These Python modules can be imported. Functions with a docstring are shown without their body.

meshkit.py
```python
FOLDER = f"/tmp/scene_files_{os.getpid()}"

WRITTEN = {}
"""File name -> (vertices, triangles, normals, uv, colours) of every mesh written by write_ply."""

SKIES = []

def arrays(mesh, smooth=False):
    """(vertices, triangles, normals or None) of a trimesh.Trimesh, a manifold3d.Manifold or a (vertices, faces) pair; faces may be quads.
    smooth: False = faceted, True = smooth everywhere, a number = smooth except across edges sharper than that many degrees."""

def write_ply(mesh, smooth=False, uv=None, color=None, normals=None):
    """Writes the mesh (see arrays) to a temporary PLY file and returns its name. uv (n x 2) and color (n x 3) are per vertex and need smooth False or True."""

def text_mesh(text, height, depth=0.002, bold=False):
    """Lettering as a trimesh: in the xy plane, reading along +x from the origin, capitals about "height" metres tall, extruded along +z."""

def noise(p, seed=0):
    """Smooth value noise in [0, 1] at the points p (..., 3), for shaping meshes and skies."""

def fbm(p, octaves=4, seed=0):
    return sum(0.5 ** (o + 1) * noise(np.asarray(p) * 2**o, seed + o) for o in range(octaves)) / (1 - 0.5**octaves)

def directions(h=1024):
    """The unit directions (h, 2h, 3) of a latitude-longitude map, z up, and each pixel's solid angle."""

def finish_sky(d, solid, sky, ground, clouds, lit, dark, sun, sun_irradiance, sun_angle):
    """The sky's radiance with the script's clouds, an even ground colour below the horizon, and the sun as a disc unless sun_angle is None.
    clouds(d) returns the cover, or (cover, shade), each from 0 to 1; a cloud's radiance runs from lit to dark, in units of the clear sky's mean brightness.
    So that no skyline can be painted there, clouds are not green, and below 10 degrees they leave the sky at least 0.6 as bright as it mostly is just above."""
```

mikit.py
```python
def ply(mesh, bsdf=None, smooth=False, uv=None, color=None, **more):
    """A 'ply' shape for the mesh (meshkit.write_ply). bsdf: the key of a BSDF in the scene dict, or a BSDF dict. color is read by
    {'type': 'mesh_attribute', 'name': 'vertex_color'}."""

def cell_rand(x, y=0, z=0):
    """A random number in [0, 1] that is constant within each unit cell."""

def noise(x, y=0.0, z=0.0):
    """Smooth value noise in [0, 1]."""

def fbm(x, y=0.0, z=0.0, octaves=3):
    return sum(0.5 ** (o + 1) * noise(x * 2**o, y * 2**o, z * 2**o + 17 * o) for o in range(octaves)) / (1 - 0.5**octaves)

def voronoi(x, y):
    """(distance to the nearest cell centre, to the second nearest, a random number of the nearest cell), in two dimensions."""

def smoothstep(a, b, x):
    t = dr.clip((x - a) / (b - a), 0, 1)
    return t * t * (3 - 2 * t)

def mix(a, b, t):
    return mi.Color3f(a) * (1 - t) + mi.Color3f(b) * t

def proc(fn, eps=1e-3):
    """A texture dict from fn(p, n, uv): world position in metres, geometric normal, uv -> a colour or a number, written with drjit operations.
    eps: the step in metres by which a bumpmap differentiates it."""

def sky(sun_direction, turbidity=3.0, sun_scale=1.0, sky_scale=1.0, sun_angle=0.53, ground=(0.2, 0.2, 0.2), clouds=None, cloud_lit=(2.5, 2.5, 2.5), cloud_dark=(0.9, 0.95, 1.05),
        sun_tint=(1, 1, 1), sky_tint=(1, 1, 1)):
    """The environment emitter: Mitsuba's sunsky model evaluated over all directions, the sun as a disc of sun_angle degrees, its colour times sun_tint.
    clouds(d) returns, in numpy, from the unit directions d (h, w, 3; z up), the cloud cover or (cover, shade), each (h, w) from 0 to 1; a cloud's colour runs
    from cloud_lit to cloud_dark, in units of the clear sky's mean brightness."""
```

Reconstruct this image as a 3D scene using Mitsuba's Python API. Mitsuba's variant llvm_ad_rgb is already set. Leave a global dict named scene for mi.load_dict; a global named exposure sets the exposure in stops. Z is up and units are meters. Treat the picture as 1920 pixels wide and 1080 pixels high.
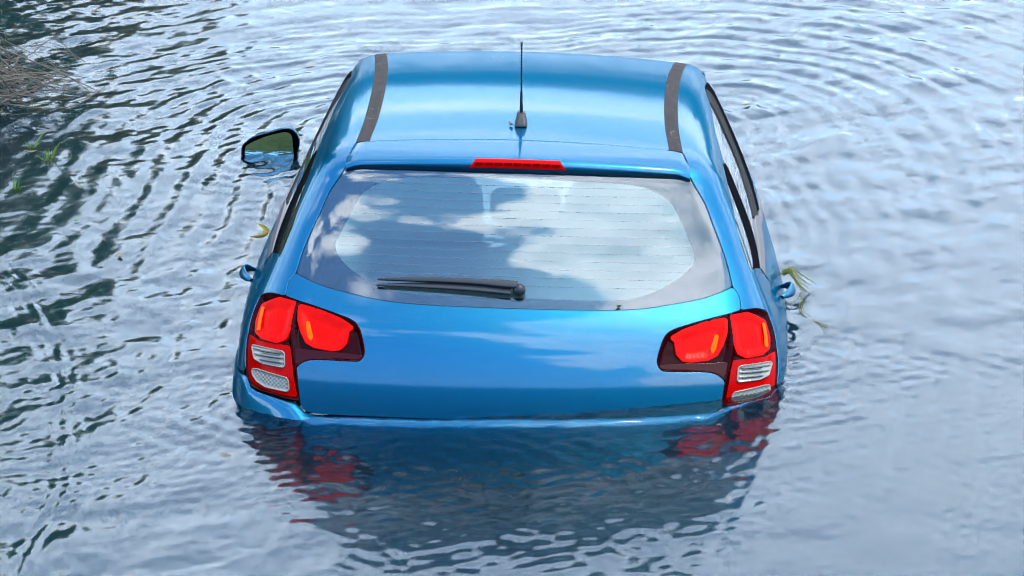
import math, numpy as np, trimesh, mitsuba as mi, drjit as dr, mikit, meshkit
from mikit import proc, noise, fbm, voronoi, smoothstep, mix, cell_rand
from scipy.interpolate import PchipInterpolator, CubicSpline
from scipy.ndimage import gaussian_filter1d
from scipy.spatial import Delaunay, cKDTree
from shapely.geometry import Polygon, LineString, Point
from shapely.ops import unary_union
import shapely, shapely.affinity

scene, labels = {}, {}
rng = np.random.default_rng(7)
T4 = mi.ScalarTransform4f

# ---------------------------------------------------------------- the car's frame -> the world (water level is z = 0)
CAR_O = np.array([0.0, 0.0, 0.699])
_n = np.array([-0.07, -0.166, 1.0]); _n /= np.linalg.norm(_n)
_y = np.array([0, 1.0, 0]) - _n[1] * _n; _y /= np.linalg.norm(_y)
CAR_R = np.stack([np.cross(_y, _n), _y, _n])
def world(p):
    return (np.asarray(p, float) - CAR_O) @ CAR_R.T

# ---------------------------------------------------------------- camera, sky, exposure
CAM_C = np.array([0.22144875, -11.1728797, 3.36448518])
CAM_F = np.array([-0.01940357, 0.97994531, -0.19831966])
CAM_D = np.array([0.03175346, -0.19765294, -0.97975764])
cam_o = world(CAM_C); cam_f = CAR_R @ CAM_F; cam_up = -(CAR_R @ CAM_D)
scene['camera'] = {'type': 'perspective', 'fov': 2 * math.degrees(math.atan(960 / 7404.99)), 'fov_axis': 'x', 'near_clip': 0.1, 'far_clip': 2000.0,
                   'to_world': T4().look_at(origin=cam_o.tolist(), target=(cam_o + cam_f).tolist(), up=cam_up.tolist())}
exposure = 4.1
SUN = (0.36, -0.16, 0.92)
def clouds(d):
    x, y, z = d[..., 0], d[..., 1], d[..., 2]
    p = d * np.array([1.0, 1.0, 1.5])
    n = meshkit.fbm(p * 1.8966 + [29.24, 26.89, 30.67], 6, seed=3) + 0.25 * (meshkit.fbm(p * 6.2588 + [29.24, 26.89, 30.67], 6, seed=5) - 0.5)
    soft = meshkit.fbm(d * np.array([4.0, 4.0, 9.0]) + [1.3, 5.1, 2.2], 5, seed=9)
    cum = np.clip((n - 0.535) / 0.045, 0, 1)
    veil = np.clip((soft - 0.30) / 0.34, 0, 1)
    w = np.clip((y + 0.10) / 0.45, 0, 1); w = w * w * (3 - 2 * w)
    # ahead: a low white bank of cloud, a clearer slot above it, thin bright cloud higher up
    e = np.degrees(np.arcsin(np.clip(z, -1, 1))) + 9.0 * (meshkit.fbm(d * np.array([5.0, 5.0, 14.0]) + [6.2, 0.4, 3.3], 5, seed=13) - 0.5)
    bank = np.exp(-((e - 7.0) / 1.6) ** 2); high = np.clip((e - 12.0) / 5.0, 0, 1)
    hi2 = 1 - 0.50 * np.clip((e - 18.5) / 11.0, 0, 1)
    cover = cum * (1 - w) + hi2 * np.clip(0.50 + 0.50 * bank + high * (0.22 + 0.55 * veil), 0, 1) * w
    shade = np.clip((meshkit.fbm(p * 4.3 + [9.1, 2.2, 0.4], 4, seed=21) + 0.5 * (meshkit.fbm(p * 11 + [2.1, 3.2, 8.4], 4, seed=25) - 0.5) - 0.40) / 0.35, 0, 1) * np.clip((n - 0.56) / 0.15, 0, 1) * (1 - w) + np.clip(0.55 - 0.70 * bank - high * (0.22 + 0.55 * veil), 0, 1) * w
    return cover, shade
scene['sky'] = mikit.sky(SUN, turbidity=3.0, sun_scale=0.18, sky_scale=1.5, sky_tint=(0.62, 0.95, 1.10), sun_angle=4.0, clouds=clouds, cloud_lit=(2.05, 2.36, 2.75), cloud_dark=(0.66, 1.04, 1.42), ground=(0.08, 0.09, 0.06))

# ---------------------------------------------------------------- materials
def mat(name, d, two=True):
    scene[name] = {'type': 'twosided', 'b': d} if two else d
    return name
def rgb(*c): return {'type': 'rgb', 'value': list(c)}
def flake(p, n, uv):
    s = 0.86 + 0.28 * noise(p.x * 900, p.y * 900, p.z * 900)
    dust = smoothstep(0.52, 0.8, fbm(p.x * 9, p.y * 9, p.z * 9))
    return mix(mi.Color3f(0.0001, 0.122, 0.212) * s, (0.05, 0.10, 0.13), 0.10 * dust)
def grime(p):
    # dried water marks: faint streaks that run down the panels, and small specks of mud
    s = smoothstep(0.56, 0.80, fbm(p.x * 26, p.y * 5, p.z * 5, 4)) * smoothstep(0.35, 0.7, fbm(p.x * 3, p.y * 3, p.z * 3))
    k = smoothstep(0.83, 0.88, noise(p.x * 120, p.y * 120, p.z * 120)) * smoothstep(0.5, 0.75, noise(p.x * 6, p.y * 6, p.z * 6 + 9))
    return s, k
def under_fn(p, n, uv):
    s, k = grime(p); return mix(mix((0.0001, 0.042, 0.135), (0.025, 0.055, 0.075), 0.30 * s), (0.045, 0.040, 0.030), 0.8 * k)
mat('paint', {'type': 'blendbsdf', 'weight': 0.37,
              'a': {'type': 'roughconductor', 'material': 'none', 'distribution': 'ggx', 'alpha': 0.17, 'specular_reflectance': proc(flake)},
              'b': {'type': 'roughplastic', 'distribution': 'ggx', 'alpha': 0.005, 'int_ior': 2.0, 'diffuse_reflectance': proc(under_fn), 'nonlinear': True}})
mat('gap_black', {'type': 'diffuse', 'reflectance': rgb(0.004, 0.004, 0.005)})
def rubber_fn(p, n, uv):
    g = fbm(p.x * 60, p.y * 12, p.z * 60)
    s = smoothstep(0.80, 0.86, noise(p.x * 110, p.y * 110, p.z * 40))
    return mix((0.022, 0.018, 0.016), (0.036, 0.031, 0.028), g) + mi.Color3f(0.03, 0.027, 0.022) * s * smoothstep(.45, .6, noise(p.x * 7, p.y * 7, 3.0))
mat('strip_rubber', {'type': 'principled', 'base_color': proc(rubber_fn), 'roughness': 0.8, 'specular': 0.04})
mat('trim_black', {'type': 'diffuse', 'reflectance': rgb(0.005, 0.005, 0.006)})
mat('trim_brown', {'type': 'principled', 'base_color': rgb(0.014, 0.012, 0.011), 'roughness': 0.6, 'specular': 0.04})
mat('moulding', {'type': 'principled', 'base_color': rgb(0.07, 0.055, 0.05), 'roughness': 0.5})
mat('wiper_plastic', {'type': 'principled', 'base_color': rgb(0.011, 0.011, 0.012), 'roughness': 0.45, 'specular': 0.35})
mat('wiper_rubber', {'type': 'principled', 'base_color': rgb(0.006, 0.006, 0.007), 'roughness': 0.5})
mat('frit', {'type': 'diffuse', 'reflectance': rgb(0.013, 0.012, 0.016)})
mat('wire', {'type': 'principled', 'base_color': rgb(0.15, 0.085, 0.045), 'roughness': 0.5})
mat('glass', {'type': 'thindielectric', 'int_ior': 1.66, 'specular_transmittance': rgb(0.66, 0.77, 0.73)}, False)
mat('side_glass', {'type': 'thindielectric', 'int_ior': 1.52, 'specular_transmittance': rgb(0.78, 0.85, 0.82)}, False)
mat('lens', {'type': 'thindielectric', 'int_ior': 1.30}, False)
mat('lamp_dark', {'type': 'principled', 'base_color': rgb(0.020, 0.0006, 0.001), 'roughness': 0.12, 'specular': 0.06})
def red_fn(p, n, uv):
    return mix((0.46, 0.0006, 0.0002), (0.56, 0.0025, 0.0003), noise(p.x * 40, p.y * 40, p.z * 40))
mat('lamp_red', {'type': 'principled', 'base_color': proc(red_fn), 'roughness': 0.32, 'specular': 0.05})
mat('lamp_red_flat', {'type': 'principled', 'base_color': rgb(0.34, 0.0006, 0.0006), 'roughness': 0.12, 'specular': 0.04})
mat('lamp_red_dim', {'type': 'principled', 'base_color': rgb(0.11, 0.0008, 0.001), 'roughness': 0.2, 'specular': 0.08})
mat('lamp_maroon', {'type': 'principled', 'base_color': rgb(0.035, 0.0008, 0.0015), 'roughness': 0.15, 'specular': 0.12})
mat('lamp_amber', {'type': 'principled', 'base_color': rgb(0.60, 0.075, 0.001), 'roughness': 0.3, 'specular': 0.04})
mat('lamp_clear', {'type': 'principled', 'base_color': rgb(0.21, 0.18, 0.14), 'roughness': 0.25, 'metallic': 0.35})
mat('lamp_slot', {'type': 'principled', 'base_color': rgb(0.05, 0.035, 0.03), 'roughness': 0.3})
mat('mirror', {'type': 'conductor', 'specular_reflectance': rgb(0.62, 0.70, 0.66)})
mat('cabin_grey', {'type': 'principled', 'base_color': rgb(0.11, 0.12, 0.115), 'roughness': 0.8})
mat('cabin_dark', {'type': 'principled', 'base_color': rgb(0.03, 0.03, 0.032), 'roughness': 0.8})
def fog_fn(p, n, uv):
    # p is in the world; across the glass x runs from -0.55 to 0.55
    x = p.x + 0.10 * (fbm(p.x * 5, p.y * 5, p.z * 5) - 0.5)
    return 0.03 + 0.17 * smoothstep(-0.12, 0.22, x) + 0.22 * smoothstep(-0.40, -0.52, x) + 0.10 * smoothstep(0.42, 0.5, p.z)
mat('fog', {'type': 'mask', 'opacity': proc(fog_fn), 'b': {'type': 'twosided', 'b': {'type': 'diffuse', 'reflectance': rgb(0.46, 0.56, 0.52)}}}, False)
mat('drops', {'type': 'principled', 'base_color': rgb(0.09, 0.095, 0.095), 'roughness': 0.15, 'specular': 0.5})
mat('plate_white', {'type': 'principled', 'base_color': rgb(0.25, 0.25, 0.24), 'roughness': 0.4})

# ---------------------------------------------------------------- mesh helpers
def add(key, v, f, bsdf, normals=None, smooth=False, car=True):
    v = np.asarray(v, float); f = np.asarray(f, int)
    if f.shape[1] == 4: f = np.vstack([f[:, [0, 1, 2]], f[:, [0, 2, 3]]])
    if car:
        v = world(v)
        if normals is not None: normals = np.asarray(normals) @ CAR_R.T
    if normals is not None:
        path = meshkit.write_ply((v, f), False, normals=normals)
        scene[key] = {'type': 'ply', 'filename': path, 'face_normals': False, 'bsdf': {'type': 'ref', 'id': bsdf}}
    else:
        scene[key] = mikit.ply(trimesh.Trimesh(v, f, process=False), bsdf, smooth)
def tm(key, mesh, bsdf, smooth=30, car=True):
    add(key, mesh.vertices, mesh.faces, bsdf, smooth=smooth, car=car)
def flip(v): return np.asarray(v) * np.array([-1, 1, 1])
def catmull(pts, n=14, closed=False):
    """A smooth curve through the points."""
    p = np.asarray(pts, float)
    if closed: p = np.vstack([p, p[:1]])
    t = np.r_[0, np.cumsum(np.maximum(np.linalg.norm(np.diff(p, axis=0), axis=1), 1e-6) ** 0.5)]
    cs = CubicSpline(t, p, bc_type='periodic' if closed else 'natural') if len(p) > 2 else (lambda s: p[0] + (p[1] - p[0]) * (s / t[-1])[:, None])
    s = np.concatenate([np.linspace(a, b, n, endpoint=False) for a, b in zip(t[:-1], t[1:])] + [[t[-1]]])
    out = cs(s)
    return out[:-1] if closed else out
def tube(path, rad, sides=8, cap=True):
    p = np.asarray(path, float); n = len(p); rad = np.broadcast_to(rad, (n,))
    t = np.gradient(p, axis=0); t /= np.linalg.norm(t, axis=1, keepdims=True) + 1e-12
    up = np.array([0.13, 0.21, 0.97]); u = np.cross(t, up); bad = np.linalg.norm(u, axis=1) < 0.2
    u[bad] = np.cross(t[bad], [1, 0, 0]); u /= np.linalg.norm(u, axis=1, keepdims=True); w = np.cross(t, u)
    a = np.linspace(0, 2 * np.pi, sides, endpoint=False)
    v = (p[:, None] + rad[:, None, None] * (np.cos(a)[None, :, None] * u[:, None] + np.sin(a)[None, :, None] * w[:, None])).reshape(-1, 3)
    i, j = np.meshgrid(np.arange(n - 1), np.arange(sides), indexing='ij'); k = (j + 1) % sides
    f = np.stack([i * sides + j, i * sides + k, (i + 1) * sides + k, (i + 1) * sides + j], -1).reshape(-1, 4)
    f = np.vstack([f[:, [0, 1, 2]], f[:, [0, 2, 3]]])
    if cap:
        v = np.vstack([v, p[:1], p[-1:]]); b = np.arange(sides)
        f = np.vstack([f, np.stack([b, b * 0 + len(v) - 2, (b + 1) % sides], 1)[:, ::-1], np.stack([b + (n - 1) * sides, (b + 1) % sides + (n - 1) * sides, b * 0 + len(v) - 1], 1)])
    return trimesh.Trimesh(v, f, process=False)
def cat(*m): return trimesh.util.concatenate(list(m))
def grid_mesh(P, flipf=False):
    """A quad grid of points (n, m, 3)."""
    n, m = P.shape[:2]
    i, j = np.meshgrid(np.arange(n - 1), np.arange(m - 1), indexing='ij')
    f = np.stack([i * m + j, (i + 1) * m + j, (i + 1) * m + j + 1, i * m + j + 1], -1).reshape(-1, 4)
    if flipf: f = f[:, ::-1]
    return trimesh.Trimesh(P.reshape(-1, 3), np.vstack([f[:, [0, 1, 2]], f[:, [0, 2, 3]]]), process=False)

# ---------------------------------------------------------------- the car body as a smooth implicit surface (car frame: x right, y forward, z up)
def spl(px, py, sg=0.03):
    f = PchipInterpolator(px, py); d = f.derivative(); a, b = px[0], px[-1]
    t = np.arange(a - .4, b + .4, .005); c = np.clip(t, a, b)
    v = f(c) + np.where(t < a, (t - a) * d(a), 0) + np.where(t > b, (t - b) * d(b), 0)
    s = CubicSpline(t, gaussian_filter1d(v, sg / .005, mode='nearest')); lo, hi = t[30], t[-30]
    def g(x):
        x = np.asarray(x, float); c = np.clip(x, lo, hi)
        return s(c) + np.where(x < lo, (x - lo) * s(lo, 1), 0) + np.where(x > hi, (x - hi) * s(hi, 1), 0)
    return g
w0 = spl([.15, .45, .6, .75, .86, .95, 1.01, 1.06, 1.25, 1.45], [.79, .84, .862, .866, .853, .828, .804, .781, .697, .600])
y0 = spl([.45, .70, .80, .90, .96, 1.013, 1.1, 1.2, 1.3, 1.40], [.075, .058, .066, .088, .116, .154, .218, .279, .326, .362])
z0 = spl([.36, .5, .673, 1.0, 1.5, 2.0, 2.3, 2.6, 3.0, 3.4, 3.8], [1.425, 1.450, 1.470, 1.497, 1.515, 1.503, 1.465, 1.30, 1.04, .95, .80], .06)
def sstep(a, b, t):
    t = np.clip((t - a) / (b - a), 0, 1); return t * t * (3 - 2 * t)
def smax(a, b, k):
    h = np.maximum(k - np.abs(a - b), 0) / k
    return np.maximum(a, b) + h * h * h * k / 6
def F(p):
    x, y, z = np.abs(p[..., 0]), p[..., 1], p[..., 2]
    up = sstep(.90, 1.10, z)
    tap = (.080 + .018 * up) * np.clip((1.25 - y) / 1.25, 0, 2) ** 2 + .06 * np.clip(y - 1.9, 0, 3) ** 2
    side = (x - (w0(z) - tap)) * (1 - .13 * up)
    rear = (y0(z) + .18 * x * x - y) * (1 - .12 * up)
    roof = z - z0(y) + .085 * x * x
    return smax(smax(smax(side, rear, .20 - .08 * up), roof, .10), y - 3.85, .4)
def normal(p, e=2e-4):
    g = np.stack([F(p + e * np.eye(3)[i]) - F(p - e * np.eye(3)[i]) for i in range(3)], -1)
    return g / np.linalg.norm(g, axis=-1, keepdims=True)

# one stereographic chart of the body, seen from the point K inside it
K = np.array([0, 1.2, .8])
D0 = np.array([0, -.6, .8]); DX = np.array([1.0, 0, 0]); DY = np.cross(D0, DX)
def chart(p):
    d = np.asarray(p, float) - K; d = d / np.linalg.norm(d, axis=-1, keepdims=True)
    s = 2 / (1 + d @ D0)
    return np.stack([(d @ DX) * s, (d @ DY) * s], -1)
def lift(q):
    q = np.asarray(q, float); r2 = (q ** 2).sum(-1) / 4
    d = (q[:, :1] * DX + q[:, 1:] * DY + (1 - r2)[:, None] * D0) / (1 + r2)[:, None]
    lo = np.full(len(q), .15); hi = np.full(len(q), 3.4)
    ts = np.linspace(.15, 3.4, 90); found = np.zeros(len(q), bool)
    for t in ts[1:]:
        new = ~found & (F(K + d * t) > 0)
        hi[new] = t; lo[new] = t - (ts[1] - ts[0]); found |= new
    for _ in range(26):
        m = (lo + hi) / 2; out = F(K + d * m[:, None]) > 0
        hi = np.where(out, m, hi); lo = np.where(out, lo, m)
    return K + d * hi[:, None]
def poly(*curves, gap=.0022, rnd=0.0, smooth=True):
    """A polygon of the chart from 3-D curves joined end to end; each list of points becomes one smooth curve, corners stay between the curves."""
    q = np.vstack([chart(catmull(c, 10)) if smooth and len(c) > 2 else chart(np.asarray(c)) for c in curves])
    P = Polygon(q).buffer(0)
    if rnd: P = P.buffer(-rnd).buffer(2 * rnd).buffer(-rnd)
    if gap: P = P.buffer(-gap)
    return P if P.geom_type == 'Polygon' else max(P.geoms, key=lambda g: g.area)
def dens(ring, h):
    c = np.asarray(ring.coords); L = LineString(c)
    n = max(8, int(L.length / h)); 
    return np.array([L.interpolate(t, normalized=True).coords[0] for t in np.linspace(0, 1, n, endpoint=False)])
def triangulate(P, h):
    rings = [dens(r, h) for r in [P.exterior, *P.interiors]]
    b = np.vstack(rings)
    x0, y0_, x1, y1 = P.bounds
    gx, gy = np.meshgrid(np.arange(x0, x1, h), np.arange(y0_, y1, h * .866)); gx = gx + (np.arange(len(gx)) % 2)[:, None] * h / 2
    g = np.stack([gx.ravel(), gy.ravel()], 1)
    inner = P.buffer(-.35 * h)
    g = g[shapely.contains_xy(inner, g[:, 0], g[:, 1])]
    if len(g): g = g[cKDTree(b).query(g)[0] > .55 * h]
    pts = np.vstack([b, g]); tri = Delaunay(pts).simplices
    c = pts[tri].mean(1); keep = shapely.contains_xy(P, c[:, 0], c[:, 1])
    tri = tri[keep]; a = pts[tri]
    e1, e2 = a[:, 1] - a[:, 0], a[:, 2] - a[:, 0]; cr = e1[:, 0] * e2[:, 1] - e1[:, 1] * e2[:, 0]
    tri = tri[np.abs(cr) > 1e-9]; cr = cr[np.abs(cr) > 1e-9]
    tri = np.where((cr > 0)[:, None], tri, tri[:, ::-1])
    return pts, tri, rings
def panel(key, P, bsdf, h=.012, off=0.0, flange=.018, shape=None, both=False, round_=.0018):
    """Lifts the chart polygon onto the body: outer skin at the offset, edges turned in by the flange."""
    pts, tri, rings = triangulate(P, h)
    s = lift(pts); n = normal(s)
    o = np.full(len(pts), off)
    if shape is not None:
        dist = shapely.distance(shapely.points(pts), P.boundary); o = o + shape(dist, s)
    v = s + n * o[:, None]; nn = n
    if shape is not None:
        m = trimesh.Trimesh(v, tri, process=False); nn = np.array(m.vertex_normals); nn *= np.sign((nn * n).sum(1, keepdims=True))
    fs = [tri]; V = [v]; N = [nn]; base = len(v); st = 0
    if flange:
        for k, r in enumerate(rings):
            m = len(r); idx = np.arange(st, st + m); st += m
            nxt = np.roll(idx, -1); tang = v[np.roll(idx, -1)] - v[np.roll(idx, 1)]; tang /= np.linalg.norm(tang, axis=1, keepdims=True) + 1e-12
            out = np.cross(tang, n[idx]); sgn = 1.0
            ar = ((r[:, 0] * np.roll(r[:, 1], -1)) - (np.roll(r[:, 0], -1) * r[:, 1])).sum()
            ccw = ar > 0; hole = k > 0
            if ccw == hole: out = -out
            if hole: pass
            a0 = v[idx]; a1 = a0 - n[idx] * round_ * .4 + out * round_ * .75; a2 = a0 - n[idx] * round_ + out * round_; a3 = a0 - n[idx] * flange + out * round_
            nb = base; V += [a0, a1, a2, a3]; N += [n[idx], n[idx] * .75 + out * .65, n[idx] * .3 + out, out]
            j = np.arange(m); jn = (j + 1) % m
            for q in range(3):
                A, B = nb + q * m, nb + (q + 1) * m
                f = np.vstack([np.stack([A + j, B + j, A + jn], 1), np.stack([A + jn, B + j, B + jn], 1)])
                fs.append(f)
            base += 4 * m
    V = np.vstack(V); N = np.vstack(N); N /= np.linalg.norm(N, axis=1, keepdims=True); Fc = np.vstack(fs)
    # windings that agree with the normals
    fn = np.cross(V[Fc[:, 1]] - V[Fc[:, 0]], V[Fc[:, 2]] - V[Fc[:, 0]]); bad = (fn * N[Fc].mean(1)).sum(1) < 0
    Fc = np.where(bad[:, None], Fc[:, ::-1], Fc)
    add(key, V, Fc, bsdf, N)
    if both:
        k2 = key if isinstance(both, bool) else both
        add(k2, flip(V), Fc[:, ::-1], bsdf, flip(N))

CAR = 'hatchback_car'
def ck(*a): return '__'.join((CAR,) + a)
labels[CAR] = {'label': 'bright blue hatchback car sunk nose-down in the water, tail lamps still above it', 'category': 'car'}

# ---------------------------------------------------------------- outlines on the body, right side, in metres (car frame)
glass_edge = [(.507, .414, 1.381), (.534, .394, 1.343), (.564, .38, 1.3), (.587, .36, 1.25), (.613, .336, 1.192), (.634, .309, 1.134), (.649, .274, 1.074)]
glass_bot = [(.649, .274, 1.074), (.565, .234, 1.046), (.479, .207, 1.031), (.403, .188, 1.02), (.29, .169, 1.013), (.104, .155, 1.012), (0, .154, 1.012)]
seam_up = [(.649, .274, 1.074), (.668, .263, 1.046), (.673, .243, 1.015), (.674, .24, 1.010)]
lamp_top = [(.754, .313, .993), (.738, .292, 1.004), (.717, .271, 1.011), (.674, .24, 1.010), (.636, .22, 1.001)]
divider = [(.636, .22, 1.001), (.645, .194, .957), (.648, .172, .913), (.64, .151, .857), (.629, .138, .802), (.617, .128, .717)]
lamp_bot = [(.617, .128, .717), (.655, .137, .721), (.703, .153, .730), (.753, .181, .739), (.773, .199, .746)]
lamp_left = [(.773, .199, .746), (.784, .214, .761), (.788, .228, .796), (.790, .262, .866), (.786, .270, .888), (.776, .299, .94), (.754, .313, .993)]
inner_top = [(.636, .22, 1.001), (.57, .195, .987), (.499, .17, .969), (.46, .154, .954), (.442, .137, .928), (.43, .118, .885), (.43, .113, .867), (.441, .111, .85), (.46, .113, .846), (.516, .122, .845), (.576, .134, .843), (.611, .139, .833), (.631, .141, .815)]
inner_div = [(.631, .141, .815), (.640, .151, .857), (.648, .172, .913), (.645, .194, .957), (.636, .22, 1.001)]
hatch_bot = [(.617, .128, .717), (.610, .126, .698), (.596, .122, .688), (.559, .115, .684), (.432, .092, .686), (.24, .069, .691), (0, .058, .697)]
strip_o = [(.545, 2.30, 1.45), (.536, 2.165, 1.469), (.508, 1.78, 1.488), (.489, 1.385, 1.492), (.481, 1.02, 1.479), (.481, .72, 1.455), (.488, .520, 1.43)]
strip_i = [(.503, 2.30, 1.45), (.4935, 2.168, 1.468), (.467, 1.76, 1.4925), (.4495, 1.42, 1.4965), (.440, 1.05, 1.483), (.4405, .75, 1.461), (.4485, .520, 1.432)]
gutter = [(.60, 2.32, 1.40), (.585, 2.10, 1.445), (.571, 1.71, 1.468), (.566, 1.18, 1.467), (.573, .85, 1.444), (.592, .70, 1.408), (.620, .655, 1.367)]
q_edge = [(.620, .655, 1.367), (.628, .585, 1.335), (.644, .475, 1.275), (.668, .397, 1.197), (.703, .351, 1.104)]
door_top = [(.60, 1.90, 1.445), (.585, 1.63, 1.458), (.595, 1.42, 1.448), (.599, 1.21, 1.440), (.607, .905, 1.414), (.626, .745, 1.363)]
d_left = [(.620, .655, 1.367), (.643, .625, 1.31), (.668, .60, 1.257), (.691, .57, 1.201), (.712, .51, 1.14), (.715, .402, 1.105)]
d_right = [(.626, .745, 1.363), (.637, .760, 1.345), (.672, .745, 1.27), (.703, .725, 1.201), (.725, .66, 1.14), (.736, .51, 1.085)]
b_left = [(.595, 1.42, 1.448), (.625, 1.36, 1.4), (.66, 1.345, 1.329), (.689, 1.31, 1.268), (.703, 1.217, 1.237), (.722, 1.054, 1.189), (.73, .934, 1.162)]
b_mid = [(.585, 1.63, 1.458), (.608, 1.69, 1.429), (.638, 1.715, 1.374), (.678, 1.69, 1.291), (.715, 1.62, 1.20), (.744, 1.45, 1.143), (.752, 1.14, 1.130)]
b_right = [(.60, 1.90, 1.445), (.62, 1.92, 1.41), (.662, 1.96, 1.323), (.70, 2.0, 1.23), (.735, 1.98, 1.15), (.765, 1.75, 1.10), (.771, 1.51, 1.086)]
f_edge = [(.60, 1.90, 1.445), (.63, 2.224, 1.392), (.655, 2.29, 1.34), (.70, 2.45, 1.25), (.74, 2.62, 1.12), (.775, 2.6, 1.06)]
seam = [(.736, .51, 1.085), (.745, .520, 1.069), (.775, .603, 1.019), (.798, .615, .971), (.812, .56, .925), (.826, .52, .87), (.842, .56, .75), (.85, .66, .62)]
def m_(c): return [(-x, y, z) for x, y, z in c]
R_ = lambda c: list(c)[::-1]

# ---------------------------------------------------------------- panels
S = {}
S['roof'] = poly([(-.4485, .520, 1.432), (0, .520, 1.452), (.4485, .520, 1.432)], R_(strip_i), [(.503, 2.30, 1.45), (0, 2.38, 1.46), (-.503, 2.30, 1.45)], m_(strip_i), gap=.001)
S['strip'] = poly(strip_o, [(.488, .520, 1.43), (.4485, .520, 1.432)], R_(strip_i), gap=.0005)
tail = poly(R_(seam_up), glass_bot, m_(R_(glass_bot)), m_(seam_up), m_(R_(lamp_top)[:2])[::-1], m_(inner_top), m_([(.631, .141, .815), (.629, .138, .802), (.617, .128, .717)]), m_(hatch_bot), R_(hatch_bot),
            [(.617, .128, .717), (.629, .138, .802), (.631, .141, .815)], R_(inner_top), [(.636, .22, 1.001), (.674, .24, 1.010)], gap=.0028, rnd=.003)
S['tail'] = tail
S['glass'] = poly([(-.40, .45, 1.42), (0, .41, 1.44), (.40, .45, 1.42)], [(.495, .43, 1.395), *glass_edge], glass_bot, m_(R_(glass_bot)), m_(R_([(.495, .43, 1.395), *glass_edge])), gap=.0015, rnd=.004)
S['lamp'] = poly(lamp_top, divider, lamp_bot, lamp_left, gap=.0015, rnd=.006)
S['inner'] = poly(inner_top, inner_div, gap=.0015, rnd=.004)
S['side'] = poly(strip_o, [(.488, .520, 1.43), (.500, .455, 1.405), (.507, .414, 1.381)], glass_edge, seam_up, [(.674, .24, 1.010), (.717, .271, 1.011), (.738, .292, 1.004), (.754, .313, .993)], R_(lamp_left)[:-2],
                 [(.788, .228, .785), (.80, .27, .775), (.83, .42, .77), (.845, .56, .74)], R_(seam)[1:], [(.736, .51, 1.085), (.715, .402, 1.105), (.703, .351, 1.104)], R_(q_edge), R_(gutter), gap=.002, rnd=.002)
S['quarter'] = poly(q_edge, [(.703, .351, 1.104), (.715, .402, 1.105)], R_(d_left), gap=.001)
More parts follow.
